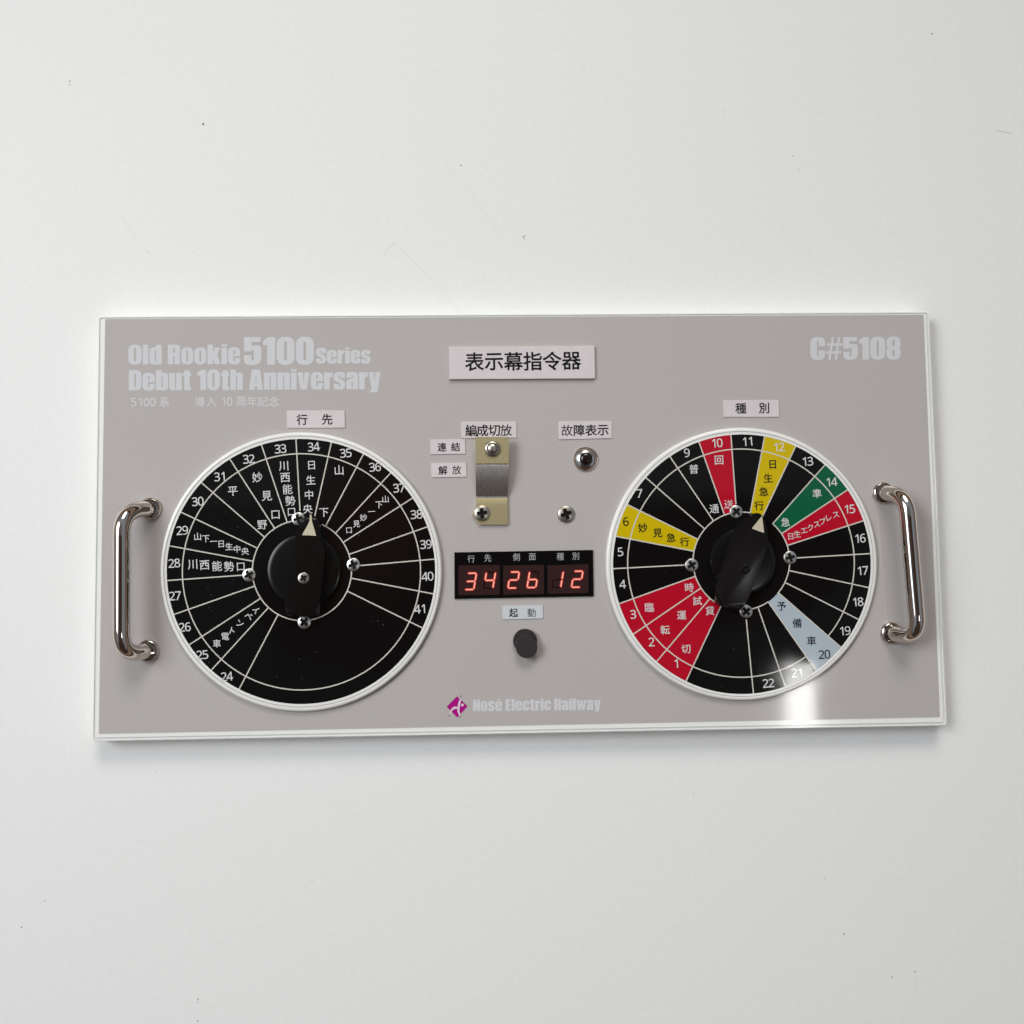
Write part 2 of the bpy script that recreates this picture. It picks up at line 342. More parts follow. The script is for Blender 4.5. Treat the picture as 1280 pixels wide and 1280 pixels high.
def outline_loops(ch):
    if ch in DIGITS: return [[(x / 1000, y / 1000) for x, y in lp] for lp in DIGITS[ch]]
    cu = bpy.data.curves.new('type', 'FONT'); cu.body = ch; cu.size = 1.0; cu.resolution_u = 3; cu.fill_mode = 'NONE'
    ob = bpy.data.objects.new('type', cu); COL.objects.link(ob)
    bpy.context.view_layer.update()
    me = bpy.data.meshes.new_from_object(ob.evaluated_get(bpy.context.evaluated_depsgraph_get()))
    adj = {}
    for e in me.edges:
        a, c = e.vertices; adj.setdefault(a, []).append(c); adj.setdefault(c, []).append(a)
    seen = set(); loops = []
    for st in adj:
        if st in seen: continue
        lp = [st]; seen.add(st); cur = st
        while True:
            nx = [q for q in adj[cur] if q not in seen]
            if not nx: break
            cur = nx[0]; seen.add(cur); lp.append(cur)
        P = []
        for k in lp:
            q = (me.vertices[k].co.x, me.vertices[k].co.y)
            if not P or math.dist(q, P[-1]) > 1e-4: P.append(q)
        if math.dist(P[0], P[-1]) < 1e-4: P.pop()
        if len(P) > 2: loops.append(P)
    bpy.data.objects.remove(ob); bpy.data.curves.remove(cu); bpy.data.meshes.remove(me)
    return loops
def inside(p, lp):
    c = False; x, y = p
    for (x0, y0), (x1, y1) in zip(lp, lp[1:] + lp[:1]):
        if (y0 > y) != (y1 > y) and x < (x1 - x0) * (y - y0) / (y1 - y0) + x0: c = not c
    return c
def glyph(ch, off=0.0):
    """filled character, its strokes fattened by off (em) on each side"""
    key = (ch, off)
    if key in GC: return GC[key]
    loops = outline_loops(ch); lps = []
    for i, lp in enumerate(loops):
        depth = sum(inside(lp[0], o) for k, o in enumerate(loops) if k != i)
        ar = sum(a[0] * c[1] - c[0] * a[1] for a, c in zip(lp, lp[1:] + lp[:1]))
        lps.append((depth, lp[::-1] if (ar > 0) != (depth % 2 == 0) else lp))
    for w in (off, off * .7, off * .4, off * .2, 0.0):
        fat = []
        for depth, lp in lps:
            n = len(lp); Q = []
            for k in range(n):
                a, p, c = np.array(lp[k - 1]), np.array(lp[k]), np.array(lp[(k + 1) % n])
                d1 = (p - a) / np.linalg.norm(p - a); d2 = (c - p) / np.linalg.norm(c - p)
                m = np.array((d1[1] + d2[1], -d1[0] - d2[0])); l2 = m @ m
                m = m * (2 / l2) if l2 > .35 else m / max(math.sqrt(l2), 1e-6)
                Q.append(tuple(p + m * w))
            fat.append((depth, Q))
        vs = []; fs = []
        for d, Q in fat:                  # each solid outline with the holes directly inside it
            if d % 2: continue
            group = [Q] + [h for e, h in fat if e == d + 1 and inside(h[0], Q)]
            b0_ = len(vs); vs += [q for lp in group for q in lp]
            fs += [[b0_ + i for i in t] for t in tessellate_polygon([[Vector((x, y, 0)) for x, y in lp] for lp in group])]
        filled = sum(abs((vs[f[1]][0] - vs[f[0]][0]) * (vs[f[2]][1] - vs[f[0]][1]) - (vs[f[2]][0] - vs[f[0]][0]) * (vs[f[1]][1] - vs[f[0]][1])) for f in fs)
        want = sum(a[0] * c[1] - c[0] * a[1] for d, lp in fat for a, c in zip(lp, lp[1:] + lp[:1]))
        if abs(filled - want) < .012 * abs(want): break
    GC[key] = (vs, fs); return GC[key]
def put(b, ch, x, y, em, h, m, rot=0.0, sx=1.0, off=0.0, shear=0.0):
    """one character centred on photo point (x, y); em in photo pixels; rot in degrees, counter-clockwise"""
    vs, fs = glyph(ch, off)
    if not vs: return
    xs = [q[0] for q in vs]; ys = [q[1] for q in vs]
    mx, my = (min(xs) + max(xs)) / 2, (min(ys) + max(ys)) / 2
    c, s = math.cos(math.radians(rot)), math.sin(math.radians(rot))
    P = []
    for qx, qy in vs:
        X, Y = (qx - mx) * em * sx, (qy - my) * em
        X += shear * Y
        px, py = x + X * c - Y * s, y - (X * s + Y * c)
        P.append((*U(px, py, h), T + h * MM))
    out = []
    for f in fs:
        a, d, e = (P[i] for i in f[:3])
        cr = (d[0] - a[0]) * (e[1] - a[1]) - (d[1] - a[1]) * (e[0] - a[0])
        if abs(cr) < 1e-13: continue
        out.append(f if cr > 0 else list(reversed(f)))
    b.add(P, out, m)
def number(b, s, x, y, cap, h, m, rot=4.0, off=0.006, adv=0.70):
    """figures of the given cap height (photo px), centred on (x, y)"""
    c, sn = math.cos(math.radians(rot)), math.sin(math.radians(rot)); em = cap / .48
    for i, ch in enumerate(s):
        d = (i - (len(s) - 1) / 2) * adv * cap
        put(b, ch, x + d * c, y - d * sn, em, h, m, rot, 1.0, off)

# heavy condensed poster letters, drawn as outlines (cap height 100)
def g(w, *groups): return (w, groups)
POSTER = {
 'O': g(66, [rr(0, -1, 66, 101, 26), rr(28, 16, 38, 84, 5)]),
 '0': g(63, [rr(0, -1, 63, 101, 25), rr(27, 16, 36, 84, 5)]),
 'l': g(28, [[(0, 0), (28, 0), (28, 100), (0, 100)]]),
 'd': g(61, [rnd([(33, 100), (61, 100), (61, 0), (0, -1, 18), (0, 86, 18), (33, 86)]), rr(27, 14, 33, 72, 3)]),
 'b': g(61, [rnd([(0, 0), (61, -1, 18), (61, 86, 18), (28, 86), (28, 100), (0, 100)]), rr(28, 14, 34, 72, 3)]),
 'R': g(61, [rnd([(0, 0), (27, 0), (27, 42), (33, 42, 3), (33, 0), (60, 0), (60, 44, 8), (54, 50, 4), (61, 57, 6), (61, 100, 18), (0, 100)]), rr(27, 58, 35, 84, 3)]),
 'o': g(60, [rr(0, -1, 60, 86, 24), rr(26, 14, 34, 71, 4)]),
 'k': g(64, [[(0, 0), (28, 0), (28, 28), (36, 0), (64, 0), (50, 46), (62, 85), (36, 85), (28, 58), (28, 100), (0, 100)]]),
 'i': g(28, [[(0, 0), (28, 0), (28, 84), (0, 84)]], [[(0, 90), (28, 90), (28, 101), (0, 101)]]),
 'e': g(60, [rnd([(60, 40), (27, 40), (27, 15, 3), (34, 15, 3), (34, 32), (60, 32), (60, -1, 22), (0, -1, 22), (0, 86, 22), (60, 86, 22)]), rr(27, 50, 34, 72, 3)]),
 'S': g(62, [rnd([(62, 66), (35, 66), (35, 83, 3), (28, 83, 3), (28, 64, 4), (62, 46, 14), (62, -1, 24), (0, -1, 24), (0, 32), (28, 32), (28, 15, 3), (35, 15, 3), (35, 36, 4), (0, 52, 14), (0, 101, 24), (62, 101, 24)])]),
 's': g(57, [rnd([(56, 57), (32, 57), (32, 71, 3), (26, 71, 3), (26, 56, 3), (57, 40, 12), (57, -1, 20), (0, -1, 20), (0, 27), (26, 27), (26, 14, 3), (32, 14, 3), (32, 30, 3), (0, 44, 12), (0, 86, 20), (56, 86, 20)])]),
 'r': g(42, [rnd([(0, 0), (28, 0), (28, 58, 4), (42, 62), (42, 86), (31, 84, 3), (27, 76), (27, 85), (0, 85)])]),
 'D': g(62, [rnd([(0, 0), (62, 0, 24), (62, 100, 24), (0, 100)]), rr(28, 16, 35, 84, 3)]),
 'u': g(61, [rnd([(0, 85), (28, 85), (28, 14, 3), (33, 14, 3), (33, 85), (61, 85), (61, 0), (33, 0), (33, 6), (24, -1, 6), (0, -1, 16)])]),
 't': g(41, [rnd([(7, 97), (34, 97), (34, 84), (40, 84), (40, 69), (34, 69), (34, 17, 3), (41, 15), (41, 0), (18, -1, 6), (7, -1, 10), (7, 69), (0, 69), (0, 84), (7, 84)])]),
 '1': g(43, [[(18, 100), (43, 100), (43, 0), (15, 0), (15, 71), (0, 71), (0, 85)]]),
 'h': g(61, [rnd([(0, 0), (28, 0), (28, 70, 3), (33, 70, 3), (33, 0), (61, 0), (61, 86, 16), (36, 86, 6), (28, 80), (28, 100), (0, 100)])]),
 'A': g(68, [[(0, 0), (27, 0), (30, 18), (38, 18), (41, 0), (68, 0), (54, 100), (14, 100)], [(30.5, 34), (37.5, 34), (34, 74)]]),
 'n': g(61, [rnd([(0, 0), (28, 0), (28, 70, 3), (33, 70, 3), (33, 0), (61, 0), (61, 86, 16), (36, 86, 6), (28, 80), (28, 85), (0, 85)])]),
 'v': g(59, [[(14, 0), (45, 0), (59, 85), (33, 85), (29.5, 30), (26, 85), (0, 85)]]),
 'y': g(59, [rnd([(0, 85), (27, 85), (30, 35), (33, 85), (59, 85), (46, 0), (41, -15, 9), (8, -15), (8, -2), (15, -2, 2), (15, 4)])]),
 'a': g(57, [rnd([(0, 57), (0, 86, 20), (57, 86, 20), (57, 0), (31, 0), (31, 6), (22, -1, 5), (0, -1, 16), (0, 46, 12), (31, 55, 3), (31, 71, 3), (26, 71, 3), (26, 57)]), rr(26, 14, 32, 38, 3)]),
 'C': g(62, [rnd([(62, 60), (35, 60), (35, 84, 3), (28, 84, 3), (28, 16, 3), (35, 16, 3), (35, 42), (62, 42), (62, -1, 24), (0, -1, 24), (0, 101, 24), (62, 101, 24)])]),
 'c': g(57, [rnd([(57, 52), (32, 52), (32, 71, 3), (26, 71, 3), (26, 14, 3), (32, 14, 3), (32, 36), (57, 36), (57, -1, 21), (0, -1, 21), (0, 86, 21), (57, 86, 21)])]),
 '#': g(68, [[(9, 0), (19, 0), (33, 100), (23, 100)]], [[(36, 0), (46, 0), (60, 100), (50, 100)]],
        [[(0, 27), (12.3, 27), (13.8, 38), (0, 38)]], [[(23, 27), (39.3, 27), (40.8, 38), (24.5, 38)]], [[(50, 27), (64, 27), (64, 38), (51.5, 38)]],
        [[(4, 62), (17.2, 62), (18.7, 73), (4, 73)]], [[(28, 62), (44.2, 62), (45.7, 73), (29.5, 73)]], [[(55, 62), (68, 62), (68, 73), (56.5, 73)]]),
 '8': g(62, [rnd([(0, -1, 24), (62, -1, 24), (62, 47, 10), (54, 52, 4), (61, 57, 8), (61, 101, 24), (1, 101, 24), (1, 57, 8), (8, 52, 4), (0, 47, 10)]), rr(26, 14, 36, 43, 4), rr(26, 61, 36, 87, 4)]),
 '5': g(62, [rnd([(0, 100), (58, 100), (58, 82), (27, 82), (27, 67), (36, 70, 4), (62, 70, 18), (62, -1, 24), (0, -1, 24), (0, 35), (27, 35), (27, 15, 3), (35, 15, 3), (35, 53, 3), (27, 53, 3), (27, 48), (0, 48)])]),
 'N': g(62, [[(0, 0), (25, 0), (25, 52), (38, 0), (62, 0), (62, 100), (37, 100), (37, 52), (25, 100), (0, 100)]]),
 'E': g(48, [[(0, 0), (48, 0), (48, 17), (28, 17), (28, 42), (45, 42), (45, 58), (28, 58), (28, 83), (47, 83), (47, 100), (0, 100)]]),
 'w': g(86, [[(12, 0), (38, 0), (43, 36), (48, 0), (74, 0), (86, 85), (62, 85), (59, 36), (54, 85), (33, 85), (27, 36), (24, 85), (0, 85)]]),
 ' ': g(20),
}
POSTER['é'] = (60, POSTER['e'][1] + ([[(22, 90), (34, 90), (46, 106), (28, 106)]],))
def poster(b, s, x0, x1, yb0, yb1, cap, h, m, gap=5.0):
    tot = sum(POSTER[c][0] for c in s) + gap * (len(s) - 1)
    k = (x1 - x0) / tot; cx = 0.0
    for ch in s:
        w, groups = POSTER[ch]
        for loops in groups:
            b.sheet([[(x0 + (cx + x) * k, yb0 + (yb1 - yb0) * (cx + x) / tot - y * cap / 100) for x, y in lp] for lp in loops], h, m)
        cx += w + gap

# ------------------------------------------------------------------ the table
bm = bmesh.new(); bmesh.ops.create_cube(bm, size=1.0)
bmesh.ops.scale(bm, vec=(1.6, 1.2, 0.03), verts=bm.verts); bmesh.ops.translate(bm, vec=(0, 0.1, -0.015), verts=bm.verts)
table = bm_build('table_surface', bm, m_table); table['kind'] = 'structure'

# ------------------------------------------------------------------ the panel
panel = bpy.data.objects.new('control_panel', None); COL.objects.link(panel)
panel.empty_display_size = 0.02
panel['label'] = 'grey acrylic train sign control panel with two dials and chrome handles on white table'
panel['category'] = 'control panel'

HW, HH = 0.100, 0.0499
def rrect_w(hw, hh, r, n=6):
    out = []
    for cx, cy, a in ((hw - r, hh - r, 0), (-hw + r, hh - r, 90), (-hw + r, -hh + r, 180), (hw - r, -hh + r, 270)):
        for i in range(n + 1):
            t = math.radians(a + 90 * i / n); out.append((cx + r * math.cos(t), cy + r * math.sin(t)))
    return out
b = MB(); prof = [(0.0002, 0.00015), (0.0, .0004), (0.0, T - .0004), (.00007, T - .00016), (.00025, T), (.00048, T), (.00056, T - .0002), (.00084, T - .0002), (.00092, T)]
rings = []; vs = []
for ins, z in prof:
    rings.append(len(vs)); vs += [(x, y, z) for x, y in rrect_w(HW - ins, HH - ins, max(.0009 - ins, .0002))]
nr = 28; fs = []; fseam = []
for a in range(len(prof) - 1):
    for i in range(nr):
        j = (i + 1) % nr
        (fseam if a in (5, 6, 7) else fs).append((rings[a] + i, rings[a] + j, rings[a + 1] + j, rings[a + 1] + i))
fs.append(tuple(range(rings[-1], rings[-1] + nr))); fs.append(tuple(reversed(range(0, nr))))
b.add(vs, fs, m_edge); b.add(vs, fseam, m_seam)
base = b.build('acrylic_base', panel, label='pale edged acrylic slab')

face_px = rnd([(131.5, 399, 1.2), (1154.5, 393.5, 1.2), (1175, 896.5, 1.2), (123.5, 917.5, 1.2)])
b = MB(); b.sheet([face_px], 0.03, m_face); face = b.build('face_sheet', panel)
H1 = 0.05
b = MB()
poster(b, 'Old Rookie', 160.5, 300.2, 455.6, 455.2, 24.6, H1, m_silver)
poster(b, '5100', 304.9, 392.2, 456.0, 455.8, 34.6, H1, m_silver)
poster(b, 'Series', 395, 463, 454.5, 454.2, 19.6, H1, m_silver)
poster(b, 'Debut 10th Anniversary', 161, 475.8, 488.0, 486.6, 25.4, H1, m_silver)
b.build('title_lettering', panel, label='silver headline lettering')
b = MB(); poster(b, 'C#5108', 1013, 1126, 449.8, 449.2, 28.2, H1, m_silver); b.build('serial_lettering', panel)
b = MB()
for i, ch in enumerate('5100'): put(b, ch, 167.2 + i * 7.9, 502.6, 21.2, H1, m_silver, 0, 1.0, .010)
for ch, x in (('系', 205.5), ('導', 250), ('入', 264.3), ('周', 301), ('年', 315), ('記', 328.5), ('念', 342.3)):
    put(b, ch, x, 502.3 - (x - 200) * .004, 13.4, H1, m_silver, 0, 1, .012)
for i, ch in enumerate('10'): put(b, ch, 279.3 + i * 7.6, 502.0, 21.2, H1, m_silver, 0, 1.0, .010)
b.build('anniversary_lettering', panel)
b = MB(); poster(b, 'Nosé Electric Railway', 591.3, 750.8, 888.9, 887.2, 14.4, H1, m_silver); b.build('company_lettering', panel)
b = MB()
b.sheet([[(558.2, 883.4), (571.3, 870.3), (584.6, 883), (571.6, 897)]], H1, m_magenta)
b.sheet([rnd([(575.2, 872), (576.4, 872.4), (575.4, 880), (574, 888), (576, 894.5), (574.6, 895.5), (571.6, 889), (572, 882, 3)])], H1 + .02, m_pinkw)
b.sheet([rnd([(561.6, 893), (563, 887.5, 3), (567.5, 882.8, 3), (571.5, 883.6), (571.8, 886.2), (567.5, 886, 2), (564.2, 889.5, 2), (562.6, 894)])], H1 + .02, m_pinkw)
b.sheet([[(575.2, 872), (576.9, 867.6), (576.4, 872.4)]], H1 + .02, m_tip)
b.sheet([[(576, 894.5), (575.8, 897.6), (574.6, 895.5)]], H1 + .02, m_tip)
b.sheet([[(561.6, 893), (560.4, 896), (562.6, 894)]], H1 + .02, m_tip)
b.sheet([ell((578, 881.2, 1.7, 1.7), n=20)], H1 + .02, m_pinkw)
b.build('company_emblem', panel, label='magenta diamond emblem with pale figure')

# ------------------------------------------------------------------ label plates
def label_plate(quad, chars, h, m, ink, off=0.016, bev=.06):
    o = prism('label_plate', quad, 0.03, h, m, panel, bev=bev, seg=1, smooth=None)
    t = MB()
    for ch, x, y, em in chars: put(t, ch, x, y, em, h + .02, ink, 1.0, 1, off)
    t.build('lettering', o)
    return o
o = label_plate([(561, 433.4), (743.2, 432.2), (743.9, 473.1), (561.7, 474)],
    [('表', 593.1, 452.2, 24.6), ('示', 617.2, 452.2, 24.6), ('幕', 641.8, 451.8, 24.6), ('指', 665.8, 451.6, 24.6), ('令', 690.2, 451.3, 24.6), ('器', 714.3, 451, 24.6)], 0.8, m_label, m_ink)
o['label'] = 'widest pinkish name plate'
label_plate([(358.3, 513.3), (430.9, 513), (431.3, 534.8), (358.8, 535)], [('行', 377.5, 524.5, 14.2), ('先', 408.8, 524.2, 14.2)], .25, m_label, m_ink)
label_plate([(904, 500.3), (973.6, 500), (974, 521.2), (904.5, 521.3)], [('種', 926, 510.4, 14.2), ('別', 955, 510.2, 14.2)], .25, m_label, m_ink)
label_plate([(576, 527.3), (645.6, 526.9), (646, 547.3), (576.9, 547.9)], [('編', 588.8, 538.2, 15.4), ('成', 603, 538.2, 15.4), ('切', 617.8, 538, 15.4), ('放', 632.4, 537.8, 15.4)], .25, m_label, m_ink)
label_plate([(537.8, 549.4), (581.5, 549), (581.9, 567.3), (538.5, 568)], [('連', 552.5, 559, 11.8), ('結', 569.4, 558.6, 11.8)], .25, m_label, m_ink)
label_plate([(538.8, 578.8), (583, 578.4), (583.5, 596), (539.4, 596.9)], [('解', 553.5, 588, 11.8), ('放', 570.9, 587.5, 11.8)], .25, m_label, m_ink)
label_plate([(697.9, 526.9), (764.8, 526.3), (765, 547.8), (698.5, 549.4)], [('故', 708.8, 538, 15), ('障', 724, 537.9, 15), ('表', 738.8, 537.8, 15), ('示', 753.5, 537.8, 15)], .25, m_label, m_ink)
o = label_plate([(627.9, 757.6), (678.9, 756.7), (679, 773.2), (628.3, 774.5)], [('起', 642, 766, 11.4), ('動', 664.5, 766, 11.4)], .25, m_label2, m_navy)
o['label'] = 'bluish white name plate above push button'

# ------------------------------------------------------------------ dials
HD = 1.2
def bezel(parent, outer, inner):
    """outer / inner: photo ellipses of the white edge"""
    steps = [(0.0, 0.03), (0.0, 0.75), (0.10, 1.06), (0.26, 1.19), (0.46, 1.2), (0.54, 1.2), (0.60, 1.06), (0.66, 1.2), (1.0, 1.2)]
    n = 160; b = MB(); vs = []
    for t, h in steps:
        e = [outer[i] * (1 - t) + inner[i] * t for i in range(4)]
        for x, y in ell(e, 1.0, n): vs.append((*U(x, y, HD), T + h * MM))
    fw = []; fg = []
    for a in range(len(steps) - 1):
        for i in range(n):
            j = (i + 1) % n
            (fg if a in (5, 6) else fw).append((a * n + j, a * n + i, (a + 1) * n + i, (a + 1) * n + j))
    b.add(vs, fw, m_ring); b.add(vs, fg, m_groove)
    me = b.mesh('bezel', True); me.set_sharp_from_angle(angle=math.radians(50))
    return link_mesh('bezel', me, parent, label='white rim')
def on_ell(c, p, q):
    """point of line p-q on ellipse c, nearest q"""
    p = np.array(p, float); q = np.array(q, float)
    A = (p - c[:2]) / c[2:]; D = (q - p) / c[2:]
    a = D @ D; bq = 2 * A @ D; cc = A @ A - 1
    disc = math.sqrt(max(bq * bq - 4 * a * cc, 0)); r = [(-bq + s * disc) / (2 * a) for s in (1, -1)]
    t = min(r, key=lambda k: abs(k - 1)); return tuple(p + t * (q - p))
def arc_between(c, p, q, n=10):
    a = math.atan2((p[1] - c[1]) / c[3], (p[0] - c[0]) / c[2]); d = math.atan2((q[1] - c[1]) / c[3], (q[0] - c[0]) / c[2]) - a
    d = (d + math.pi) % (2 * math.pi) - math.pi
    return [(c[0] + c[2] * math.cos(a + d * i / n), c[1] + c[3] * math.sin(a + d * i / n)) for i in range(n + 1)]
def dial(outer, black, mid, hub, lines, sectors, line_w, label, mid_skip=None, hub_arcs=None):
    d = prism('dial', ell(black, 1.0, 160), 0.04, HD, m_black, panel, smooth=math.radians(40), label=label)
    outer = np.array(outer, float); blk = np.array(black, float)
    bezel(d, outer, blk * np.array([1, 1, .9995, .9995]))
    hubv = np.array(hub, float)
    L2 = [(on_ell(blk, p, p if False else on_ell(blk, q, p)) if False else on_ell(blk, q, p), on_ell(hubv, p, q) if k else q) for p, q, k in lines]
    for i, j, m, lb in sectors:
        (p0, q0), (p1, q1) = L2[i], L2[j]
        p0o = on_ell(blk, q0, p0); p1o = on_ell(blk, q1, p1); q0h = on_ell(hubv, p0, q0); q1h = on_ell(hubv, p1, q1)
        s = MB(); s.sheet([arc_between(blk * np.array([1, 1, .999, .999]), p0o, p1o) + list(reversed(arc_between(hubv, q0h, q1h)))], HD + .02, m)
        s.build('sector', d, label=lb)
    s = MB(); w = line_w / 2
    for k, (p, q) in enumerate(L2): s.sheet([bar(p, q, line_w)], HD + .040 + .0008 * k, m_line)
    a0, a1 = mid_skip or (0, 2 * math.pi)
    mo = [mid[0], mid[1], mid[2] + w, mid[3] + w]; mi = [mid[0], mid[1], mid[2] - w, mid[3] - w]
    if mid_skip: s.sheet([ell(mo, 1, 120, a0, a1) + list(reversed(ell(mi, 1, 120, a0, a1)))], HD + .036, m_line)
    else: s.sheet([ell(mo, 1, 140), list(reversed(ell(mi, 1, 140)))], HD + .036, m_line)
    ho = [hub[0], hub[1], hub[2] + w, hub[3] + w]; hi = [hub[0], hub[1], hub[2] - w, hub[3] - w]
    for a0, a1 in hub_arcs: s.sheet([ell(ho, 1, 60, a0, a1) + list(reversed(ell(hi, 1, 60, a0, a1)))], HD + .070, m_line)
    s.build('dividing_grid', d)
    return d
R = math.radians
# left dial: destinations
Lout = (376, 714.8, 176.4, 174.9); Lblk = (376.2, 714.4, 167.8, 165.7); Lmid = (376.8, 714.8, 148.9, 147.7); Lhub = (377.4, 713, 62, 62.8)
Llines = [((298, 863), (346.9, 769.4), 1), ((263, 839), (333.8, 761.3), 1), ((235, 806.9), (322.5, 750), 1), ((216.3, 768.5), (316.9, 733.1), 1),
 ((210, 725.6), (302.5, 719), 0), ((213, 682.5), (315, 701.3), 1), ((228.9, 641.4), (321.3, 685), 1), ((254.2, 605.4), (330.4, 671.3), 1),
 ((290, 578), (343, 660), 1), ((327.5, 558.1), (358.8, 652.5), 1), ((370, 550.6), (375, 638.8), 0), ((414, 553.8), (393.4, 645), 0),
 ((455, 566.3), (408, 655.6), 1), ((489.8, 589.4), (420.6, 665), 1), ((518, 621), (430.6, 676.9), 1), ((536.3, 657.8), (439.3, 691.9), 1),
 ((543.7, 698.8), (449.7, 707), 0), ((541, 742.2), (440, 722.9), 1), ((525.7, 783.8), (434.4, 739), 1)]
left = dial(Lout, Lblk, Lmid, Lhub, Llines, [], 1.5, 'larger all black dial numbered 24 to 41',
            hub_arcs=[(R(-66), R(258))])
b = MB()
for s, x, y in (('24', 283.5, 845.6), ('25', 253, 818.5), ('26', 231, 783.8), ('27', 218.8, 744.8), ('28', 217.8, 704), ('29', 227.8, 663), ('30', 247.2, 626.8),
    ('31', 275, 595.8), ('32', 311, 573.8), ('33', 350.6, 561), ('34', 392, 558.5), ('35', 432.3, 566.3), ('36', 468.8, 583.8), ('37', 498.8, 610), ('38', 520.6, 643),
    ('39', 532.5, 680.4), ('40', 534.5, 720.5), ('41', 525.4, 761.2)):
    number(b, s, x, y, 10.6, HD + .06, m_num, 4.5)
b.build('numbering', left)
b = MB()
LT = [('日', 389.4, 581.5, 12.6), ('生', 388.4, 600, 12.6), ('中', 386.3, 618.5, 12.6), ('央', 384.6, 636.3, 12.6),
 ('川', 354.4, 582.5, 13.4), ('西', 356.5, 596.9, 13.4), ('能', 359.4, 611.5, 13.2), ('勢', 362.9, 626, 13.2), ('口', 364.4, 640, 12.2),
 ('妙', 321.5, 596.5, 13.6), ('見', 333.4, 619.8, 13.6), ('口', 344.4, 643.4, 13.2), ('平', 291, 613.9, 13.4), ('野', 327.8, 656, 12.8),
 ('山', 423.8, 587.5, 13.6), ('下', 405, 640.6, 12.6),
 ('山', 481.9, 623.8, 9.8), ('下', 473.8, 631, 10), ('一', 464.4, 639.4, 9.4), ('妙', 454.4, 646.9, 9.4), ('見', 445.6, 654.8, 9.4), ('口', 436.3, 662.9, 9),
 ('山', 247, 670.6, 10.6), ('下', 257.3, 673.5, 10.2), ('一', 266.9, 676.6, 9.8), ('日', 276.5, 680, 10), ('生', 286.3, 683, 10), ('中', 296.3, 686.3, 10), ('央', 306.3, 689, 10),
 ('川', 240.6, 705.6, 13.6), ('西', 255.6, 706.3, 13.4), ('能', 271.3, 707.5, 13.4), ('勢', 286.3, 708, 13.4), ('口', 300.9, 708.5, 12.6),
 ('電', 281.6, 795.6, 10.4), ('車', 271, 804.4, 10.6)]
for ch, x, y, em in LT: put(b, ch, x, y, em, HD + .06, m_num, 3, 1, .008)
for ch, x, y in (('イ', 319.4, 763), ('ベ', 310.6, 770.3), ('ン', 300.2, 779.2), ('ト', 290.6, 788.6)):
    put(b, ch, x, y, 10.6, HD + .06, m_num, -18, 1, .008)
b.build('lettering', left)

# right dial: train types
Rout = (927.2, 705, 169.8, 170.7); Rblk = (927.4, 705.3, 161.1, 162.3); Rmid = (926.2, 703.9, 141.7, 142.7); Rhub = (926.7, 701.3, 60.4, 61.3)
Rlines = [((858, 850.6), (900.6, 758.8), 1), ((821.9, 825.6), (886.9, 748.8), 1), ((793.5, 791.5), (875.9, 735.2), 1), ((774.7, 754.3), (868.8, 720.4), 1),
 ((766.5, 710.9), (855.6, 706.2), 0), ((769.2, 670.3), (866, 688.7), 1), ((783.4, 630.4), (872, 673.9), 1), ((806.4, 596.2), (880.2, 660.7), 1),
 ((836.5, 569.4), (891.7, 650.9), 1), ((873.3, 551.3), (905.4, 643.2), 1), ((913.6, 543.1), (919.9, 630), 0), ((955.7, 545.9), (937.7, 641.6), 1),
 ((994, 559), (954.3, 643.2), 1), ((1030.2, 582.3), (965, 655.6), 1), ((1058.4, 612.9), (977, 667), 1), ((1078.3, 651.2), (984.2, 681.8), 1),
 ((1087.6, 692), (995.7, 697.4), 0), ((1086.5, 734.6), (987, 713.3), 1), ((1074.5, 775), (982.6, 728.7), 1), ((1051.9, 809.8), (974.4, 742.2), 1),
 ((1020.6, 839), (961.3, 753.8), 1), ((981, 856), (948, 760.6), 1), ((941.9, 867.5), (932.8, 774.4), 0)]
right = dial(Rout, Rblk, Rmid, Rhub, Rlines,
  [(0, 1, m_red, 'red sector 1'), (1, 2, m_red, 'red sector 2'), (2, 3, m_red, 'red sector 3'), (5, 6, m_yellow, 'yellow sector 6'), (9, 10, m_red, 'red sector 10'),
   (11, 12, m_yellow, 'yellow sector 12'), (13, 14, m_green, 'green sector 14'), (14, 15, m_red, 'red sector 15'), (19, 20, m_pale, 'pale blue sector 20')],
  1.5, 'smaller black dial with red, yellow, green and pale blue sectors numbered 1 to 22', mid_skip=(R(55.2), R(400.2)),
  hub_arcs=[(R(123), R(281)), (R(-49.5), R(42)), (R(56), R(80))])
b = MB()
for s, x, y in (('1', 845.3, 829.4), ('2', 814.4, 802.5), ('3', 791.5, 768), ('4', 778.3, 730.2), ('5', 775.5, 689.8), ('6', 782.3, 652), ('7', 799.3, 616.7), ('9', 858.6, 566),
    ('10', 895.9, 553.8), ('11', 934.4, 551.9), ('12', 973.4, 559), ('13', 1009.2, 576.8), ('14', 1039, 602.5), ('15', 1061.7, 636.4), ('16', 1074.8, 673), ('17', 1078, 713.3),
    ('18', 1072, 752.4), ('19', 1055.9, 788.5), ('20', 1030.6, 818), ('21', 996.3, 841), ('22', 960.6, 854)):
    number(b, s, x, y, 10.5, HD + .06, m_ink if s in ('6', '20') else m_num, 4.5)
b.build('numbering', right)
b = MB()
RT = [('普', 867.3, 586.3, 12.4), ('通', 892.8, 635.9, 12.4), ('回', 898.8, 575, 12.6), ('送', 910.9, 630.4, 12.2), ('準', 1021.2, 617, 12), ('急', 981.8, 652.6, 12),
 ('臨', 811.7, 759.2, 12.4), ('時', 861.6, 734.3, 12), ('試', 871.8, 751, 12), ('運', 852, 769, 12.2), ('転', 831.5, 787.3, 12.4), ('貸', 887.3, 763.4, 11.8), ('切', 857.5, 811.3, 12.2)]
